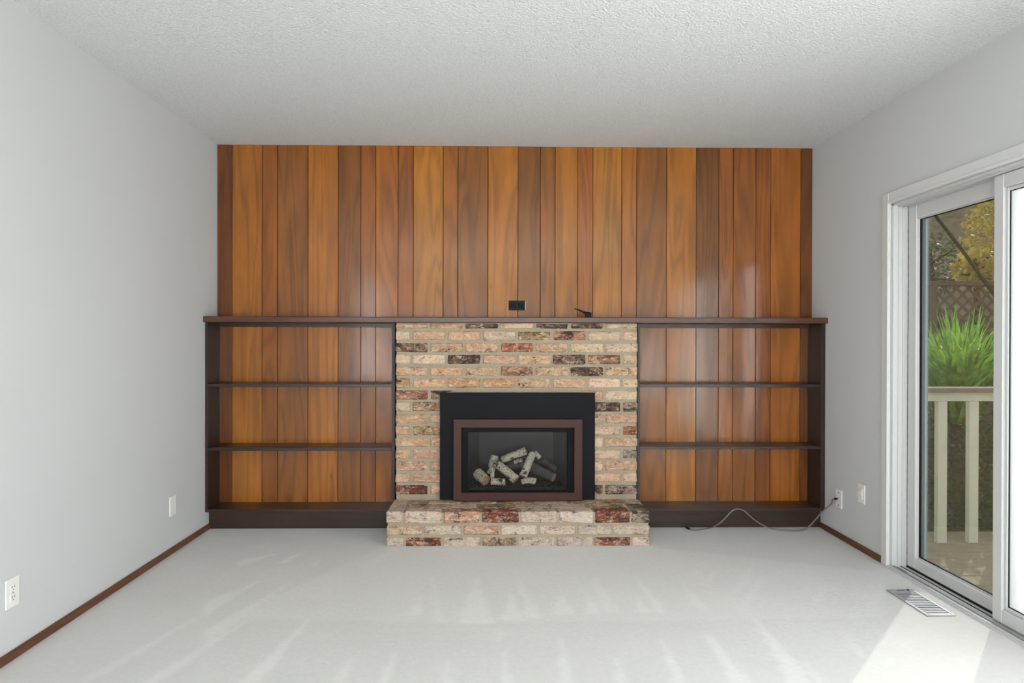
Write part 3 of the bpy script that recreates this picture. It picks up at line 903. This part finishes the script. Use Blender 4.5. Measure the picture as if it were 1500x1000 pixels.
# wall plates
def plate_on(xw, s, yc, zc, label, kind):
    """s = +1 plate faces +X (left wall), -1 faces -X."""
    t = thing('wall_plate', label, 'outlet', (xw, yc, zc))
    def bx(name, d0, d1, ya, yb, za, zb_, mt, par, bev=0):
        xa, xb = xw + s * d0, xw + s * d1
        return box(name, mt, min(xa, xb), max(xa, xb), ya, yb, za, zb_, par, bev)
    bx('plate', .0002, .0065, yc - .036, yc + .036, zc - .057, zc + .057, M['plate'], t, .0022)
    if kind == 'outlet':
        for dz in (.0195, -.0195):
            r_ = bx('receptacle', .006, .0085, yc - .017, yc + .017, zc + dz - .0145, zc + dz + .0145, M['plate'], t, .0015)
            for dy in (-.006, .006):
                bx('slot', .0082, .0089, yc + dy - .0012, yc + dy + .0012, zc + dz - .001, zc + dz + .008, M['slot'], r_)
            bx('ground_hole', .0082, .0089, yc - .0025, yc + .0025, zc + dz - .010, zc + dz - .006, M['slot'], r_)
        bx('screw', .006, .0078, yc - .003, yc + .003, zc - .003, zc + .003, M['steel'], t)
    elif kind == 'decora':
        r_ = bx('receptacle', .006, .0105, yc - .0165, yc + .0165, zc - .0335, zc + .0335, M['plate'], t, .0015)
        for dz in (.018, -.018):
            for dy in (-.006, .006):
                bx('slot', .0102, .0109, yc + dy - .0012, yc + dy + .0012, zc + dz - .001, zc + dz + .008, M['slot'], r_)
    elif kind == 'coax':
        for dz in (.040, -.040):
            bx('screw', .006, .0078, yc - .004, yc + .004, zc + dz - .004, zc + dz + .004, M['slot'], t)
        m = MB(); m.tube([(xw + s*.006, yc, zc), (xw + s*.018, yc, zc)], .0055, 8); m.build('jack', M['steel'], t)
    elif kind == 'blank':
        for dz in (.040, -.040):
            bx('screw', .006, .0074, yc - .003, yc + .003, zc + dz - .003, zc + dz + .003, M['plate'], t)
    return t
plate_on(XL, 1, 3.833, .274, 'white cover plate low on the left wall close to the bookcase', 'blank')
plate_on(XL, 1, 2.566, .260, 'white duplex outlet low on the left wall far from the bookcase', 'outlet')
plate_on(XR, -1, 4.082, .246, 'white cable plate beside the bookcase with the grey cord plugged in', 'coax')
plate_on(XR, -1, 3.830, .337, 'white outlet plate near the sliding door casing', 'decora')

# grey cable
t = thing('cable', 'grey cable running from wall plate and humping over the toe board', 'cable', (1.6, 4.25, 0))
cp = [Vector((XR - .022, 4.082, .246)), Vector((XR - .045, 4.085, .240))]
for (x, y, Y) in ((1218, 737, 4.12), (1207, 747, 4.17), (1197, 758, 4.205), (1188, 768, 4.225)):
    cp.append(atY(x, y, Y))
for (x, y) in ((1178, 775.2), (1165, 776.8), (1148, 776.0), (1132, 774.2)):
    cp.append(atZ(x, y, .006))
for (x, y) in ((1119, 769.5), (1108, 763), (1099, 756), (1091, 748.5), (1085, 745.8), (1080, 745.2), (1075, 746.5), (1069, 751), (1062, 759), (1054, 766)):
    cp.append(atY(x, y, 4.252))
for (x, y) in ((1045, 771.5), (1033, 774.2), (1018, 776), (1011, 775)):
    cp.append(atZ(x, y, .006))
for i, p in enumerate(cp): p.z = max(p.z, .0055)
def smooth_path(pts, sub=5):
    out = []
    for i in range(len(pts) - 1):
        a = pts[max(i-1, 0)]; b_ = pts[i]; c = pts[i+1]; d_ = pts[min(i+2, len(pts)-1)]
        for k in range(sub):
            u = k / sub
            out.append(.5 * ((2*b_) + (c-a)*u + (2*a-5*b_+4*c-d_)*u*u + (3*b_-a-3*c+d_)*u**3))
    out.append(pts[-1]); return out
sp_ = smooth_path(cp)
m = MB(); m.tube(sp_, .0046, 8); m.build('cord', M['cable'], t, smooth=True)
m = MB(); m.tube([sp_[0] + Vector((.006, 0, 0)), sp_[3]], .0066, 10); m.build('connector', M['black_plastic'], t)
e1 = sp_[-1]; m = MB(); m.tube([e1, e1 + (e1 - sp_[-4]).normalized() * .03 + Vector((0, .005, .006))], .0062, 10); m.build('connector', M['black_plastic'], t)

# floor register
VX0, VX1, VY0, VY1 = 1.948, 2.084, 2.916, 3.222
t = thing('floor_vent', 'grey steel louvered floor register in the carpet by the sliding door', 'vent', ((VX0+VX1)/2, (VY0+VY1)/2, 0))
m = MB()
m.box(VX0, VX0 + .016, VY0, VY1, .0005, .006, .0015); m.box(VX1 - .016, VX1, VY0, VY1, .0005, .006, .0015)
m.box(VX0 + .016, VX1 - .016, VY0, VY0 + .016, .0005, .006, .0015); m.box(VX0 + .016, VX1 - .016, VY1 - .026, VY1, .0005, .006, .0015)
m.build('frame', M['steel'], t)
box('duct', M['void'], VX0 + .012, VX1 - .012, VY0 + .012, VY1 - .02, .0002, .0008, t)
ns = 14
for i in range(ns):
    y = VY0 + .022 + (VY1 - VY0 - .056) * i / (ns - 1)
    m = MB(); m.box(VX0 + .0165, VX1 - .0165, y - .0055, y + .0045, .0015, .0050, .001)
    m.build('slat', M['steel'], t)
box('lever_slot', M['slot'], VX0 + .045, VX0 + .085, VY1 - .017, VY1 - .010, .0058, .0066, t)
box('lever', M['slot'], VX0 + .095, VX0 + .105, VY1 - .019, VY1 - .009, .0058, .011, t, .001)

# ------------------------------------------------------------------ outside
gd = MB(); gd.box(-12, 30, -12, 34, -1.6, -1.5)
struct(gd.build('ground', M['soil']), 'leaf covered ground below the deck', 'ground')
# hillside behind the fence
m = MB()
hn = 64
rh = random.Random(11)
def hill_z(x, y):
    d = (x * .55 + y * .83) - 9.0
    return -1.55 + max(0, d) * .62 + .22 * sin(x * 1.3 + y * .7) + .15 * sin(x * 2.9 - y * 1.7)
for j in range(hn + 1):
    for i in range(hn + 1):
        x = 2 + 40 * i / hn; y = -14 + 44 * j / hn
        m.v.append((x, y, (min(5.2, hill_z(x, y)) + rh.uniform(-.07, .07)) if x * .55 + y * .83 > 8.2 else -1.62))
for j in range(hn):
    for i in range(hn):
        a = j * (hn + 1) + i; m.face((a, a+1, a+hn+2, a+hn+1))
struct(m.build('hillside', M['soil'], smooth=True), 'brown leafy hillside beyond the lattice fence', 'hillside')

# deck
dk = struct(box('deck_floor', M['bark'], XR + T + .01, 4.62, -1.2, 4.62, -.22, -.135), 'weathered wooden deck outside the sliding door', 'deck')
y = -1.2; dsrc = None
while y < 4.55:
    m = MB(); m.box(XR + T + .012, 4.62, y, y + .138, -.135, -.10, .004)
    if dsrc is None:
        dsrc = m.build('deck_board', M['deck'], dk); o = dsrc
    else:
        copy_part(dsrc, dk, (WL[dsrc].x, y + .069, WL[dsrc].z))
    y += .144

# railing across the end of the deck
RY = 4.30
t = thing('deck_railing', 'cream painted deck railing with wide balusters and weathered cap, end of the deck', 'railing', (3.4, RY, -.10), None)
ztop = atY(1400, 567, RY).z; zc1 = atY(1400, 573.5, RY).z; zr = atY(1400, 587, RY).z; zbot = -.10
box('rail_cap', M['cap'], XR + T + .02, 4.60, RY - .07, RY + .07, zc1, ztop, t, .004)
box('top_rail', M['cream'], XR + T + .02, 4.58, RY - .02, RY + .02, zr, zc1 - .0005, t, .003)
xb0 = (atY(1371, 650, RY).x + atY(1385, 650, RY).x) / 2
xb1 = (atY(1416.5, 650, RY).x + atY(1431.5, 650, RY).x) / 2
src = None
for k in range(-2, 8):
    xc = xb0 + (xb1 - xb0) * k
    if xc > 4.5 or xc < XR + T + .06: continue
    if src is None: src = box('baluster', M['cream'], xc - .032, xc + .032, RY - .019, RY + .019, zbot, zr - .0005, t, .003)
    else: copy_part(src, t, (xc, RY, zbot))
box('post', M['cream'], 4.50, 4.59, RY - .045, RY + .045, zbot, zc1 - .0005, t, .004)
# railing along the outer edge of the deck
RX = 4.55
t = thing('deck_railing', 'cream painted deck railing along the outer long side of the deck', 'railing', (RX, 1.6, -.10), None)
box('rail_cap', M['cap'], RX - .07, RX + .07, -1.2, RY - .072, zc1, ztop, t, .004)
box('top_rail', M['cream'], RX - .02, RX + .02, -1.2, RY - .05, zr, zc1 - .0005, t, .003)
src = None; y = -1.1
while y < RY - .12:
    if src is None: src = box('baluster', M['cream'], RX - .019, RX + .019, y - .032, y + .032, zbot, zr - .0005, t, .003)
    else: copy_part(src, t, (RX, y, zbot))
    y += xb1 - xb0

# lattice fence
LY = 7.2
lz1 = atY(1400, 412, LY).z; lz0 = lz1 - .62
t = thing('lattice_fence', 'brown garden fence with a diagonal lattice top', 'fence', (5.5, LY, -1.5))
box('top_rail', M['lattice'], 2.6, 9.4, LY - .05, LY + .05, lz1 - .05, lz1, t, .004)
box('mid_rail', M['lattice'], 2.6, 9.4, LY - .04, LY + .04, lz0 - .06, lz0, t, .004)
m = MB()
def strip(x, s):
    h = lz1 - .05 - lz0
    w_ = .030
    for dx in (0,):
        a = Vector((x, LY + .006 * s, lz0)); b_ = Vector((x + s * h, LY + .006 * s, lz1 - .05))
        n = Vector((-s, 0, 1)).normalized() * (w_ / 2) * 1.0
        y0_, y1_ = LY + (.0 if s > 0 else -.008), LY + (.008 if s > 0 else .0)
        k = len(m.v)
        for yy in (y0_, y1_):
            for p in (a - Vector((w_*.7, 0, 0)), a + Vector((w_*.7, 0, 0)), b_ + Vector((w_*.7, 0, 0)), b_ - Vector((w_*.7, 0, 0))):
                m.v.append((p.x, yy, p.z))
        for q in ((0,1,2,3),(7,6,5,4),(0,4,5,1),(1,5,6,2),(2,6,7,3),(3,7,4,0)): m.face(tuple(k+i for i in q))
x = 2.7
while x < 9.3:
    strip(x, 1); strip(x, -1); x += .135
tag(m.build('lattice', M['lattice'], t), kind='stuff')
x = 2.6
while x < 9.4:
    box('fence_post', M['lattice'], x, x + .09, LY - .045, LY + .045, -1.5, lz1 - .051, t, .004); x += 2.2
x = 2.7; bsrc = None
while x < 9.3:
    if bsrc is None: bsrc = box('fence_board', M['lattice'], x, x + .14, LY + .041, LY + .06, -1.5, lz0 - .01, t, .002)
    else: copy_part(bsrc, t, (x + .07, LY + .0505, -1.5))
    x += .146

# plants
def blades(cx_, cy_, z0_, n, h, spread, wdt, rnd):
    m = MB()
    for _ in range(n):
        a = rnd.uniform(0, 2*pi); l = h * rnd.uniform(.6, 1.1); lean = rnd.uniform(.15, 1.0) * spread
        bx_, by_ = cx_ + rnd.gauss(0, .06), cy_ + rnd.gauss(0, .06)
        d_ = Vector((cos(a), sin(a), 0)); sd = Vector((-sin(a), cos(a), 0)); w_ = wdt * rnd.uniform(.7, 1.2)
        prev = None
        for k in range(6):
            u = k / 5
            p = Vector((bx_, by_, z0_)) + d_ * (lean * u**1.5) + Vector((0, 0, l * (u - .38 * u**3 * lean / spread)))
            ww = w_ * (1 - u**2.2) + .002
            i0 = len(m.v); m.v += [tuple(p - sd*ww), tuple(p + Vector((0, 0, -.15*ww))), tuple(p + sd*ww)]
            if prev is not None:
                m.face((prev, prev+1, i0+1, i0)); m.face((prev+1, prev+2, i0+2, i0+1))
            prev = i0
    return m
rp = random.Random(5)
strap = [(1404, 5.75, 1.05, 'bright green plant with long arching strap leaves behind the railing'),
         ]
for k, (px, Y, hh, lab) in enumerate(strap):
    q = atY(px, 560, Y)
    zt = atY(px, 462, Y).z
    t = thing('strap_leaf_plant', lab, 'plant', (q.x, Y, -1.5))
    blades(q.x, Y, zt - .95, 330, hh, .72, .019, rp).build('foliage', M['leaf'], t)
    mm = MB(); mm.tube([(q.x, Y, -1.5), (q.x + .03, Y, -.6), (q.x, Y, zt - .85)], [.07, .06, .08], 8); mm.build('stem', M['bark'], t)

def leaf_cloud(m, c, rx, ry, rz, n, size, rnd):
    for _ in range(n):
        while True:
            p = Vector((rnd.uniform(-1, 1), rnd.uniform(-1, 1), rnd.uniform(-1, 1)))
            if .3 < p.length < 1: break
        p = Vector((c[0] + p.x*rx, c[1] + p.y*ry, c[2] + p.z*rz))
        a = Vector((rnd.gauss(0, 1), rnd.gauss(0, 1), rnd.gauss(0, 1))).normalized()
        b_ = a.cross(Vector((rnd.gauss(0, 1), rnd.gauss(0, 1), rnd.gauss(0, 1)))).normalized()
        s_ = size * rnd.uniform(.6, 1.3)
        k = len(m.v)
        m.v += [tuple(p - a*s_), tuple(p + b_*s_*.5), tuple(p + a*s_), tuple(p - b_*s_*.5)]
        m.face((k, k+1, k+2, k+3))
for px, py, Y, rx, rz, n, lab in ((1338, 700, 4.86, .27, .72, 1900, 'dark green leafy shrub pressed against the deck railing next to the house'), (1462, 705, 4.86, .27, .72, 1900, 'dark green leafy shrub against the deck railing, away from the house')):
    q = atY(px, py, Y)
    t = thing('leafy_shrub', lab, 'shrub', (q.x, Y, -1.5), 'shrubs below the deck railing')
    m = MB(); leaf_cloud(m, q, rx, .36, rz, n, .03, rp); m.build('foliage', M['leaf_dark'], t)
    mm = MB(); mm.tube([(q.x, Y, -1.5), (q.x, Y, q.z)], [.05, .03], 7); mm.build('stem', M['bark'], t)
def tree(px, py, Y, rx, rz, n, label, mt, group):
    q = atY(px, py, Y); gz = max(-1.5, hill_z(q.x, Y) - .1)
    t = thing('tree', label, 'tree', (q.x, Y, gz), group)
    m = MB(); leaf_cloud(m, q, rx, rx * .8, rz, n, .042, rp); m.build('foliage', mt, t)
    mm = MB(); mm.tube([(q.x + .2, Y, gz), (q.x + .1, Y, (gz + q.z) / 2), (q.x, Y, q.z + rz * .5)], [.10, .07, .02], 8)
    for k in range(5):
        a = rp.uniform(0, 2*pi); mm.tube([(q.x, Y, q.z - rz*.5 + k*.15*rz), (q.x + cos(a)*rx*.8, Y + sin(a)*rx*.6, q.z + rz*(k-2)*.3)], [.03, .008], 6)
    mm.build('trunk', M['bark'], t)
tree(1466, 345, 9.3, .52, .85, 1500, 'yellow leaved tree beyond the lattice fence', M['leaf_yellow'], None)
tree(1428, 392, 8.0, .26, .26, 500, 'small yellowing sapling beside the yellow leaved tree', M['leaf_yellow'], None)
tree(1362, 385, 11.2, .75, .55, 900, 'olive green bush growing on the hillside behind the fence', M['leaf_dark'], None)

# slanting bare trunk between railing and fence
PY = 6.3
a, b_ = atY(1352, 294, PY), atY(1462, 439, PY)
d_ = (b_ - a).normalized()
k = (-1.5 - b_.z) / d_.z
m = MB(); m.tube([a - d_ * .6, a.lerp(b_, .5) + Vector((.01, 0, .01)), b_, b_ + d_ * k], [.013, .016, .018, .024], 9)
tag(m.build('leaning_trunk', M['pole']), 'thin dark bare trunk leaning in front of the lattice fence', 'tree trunk')
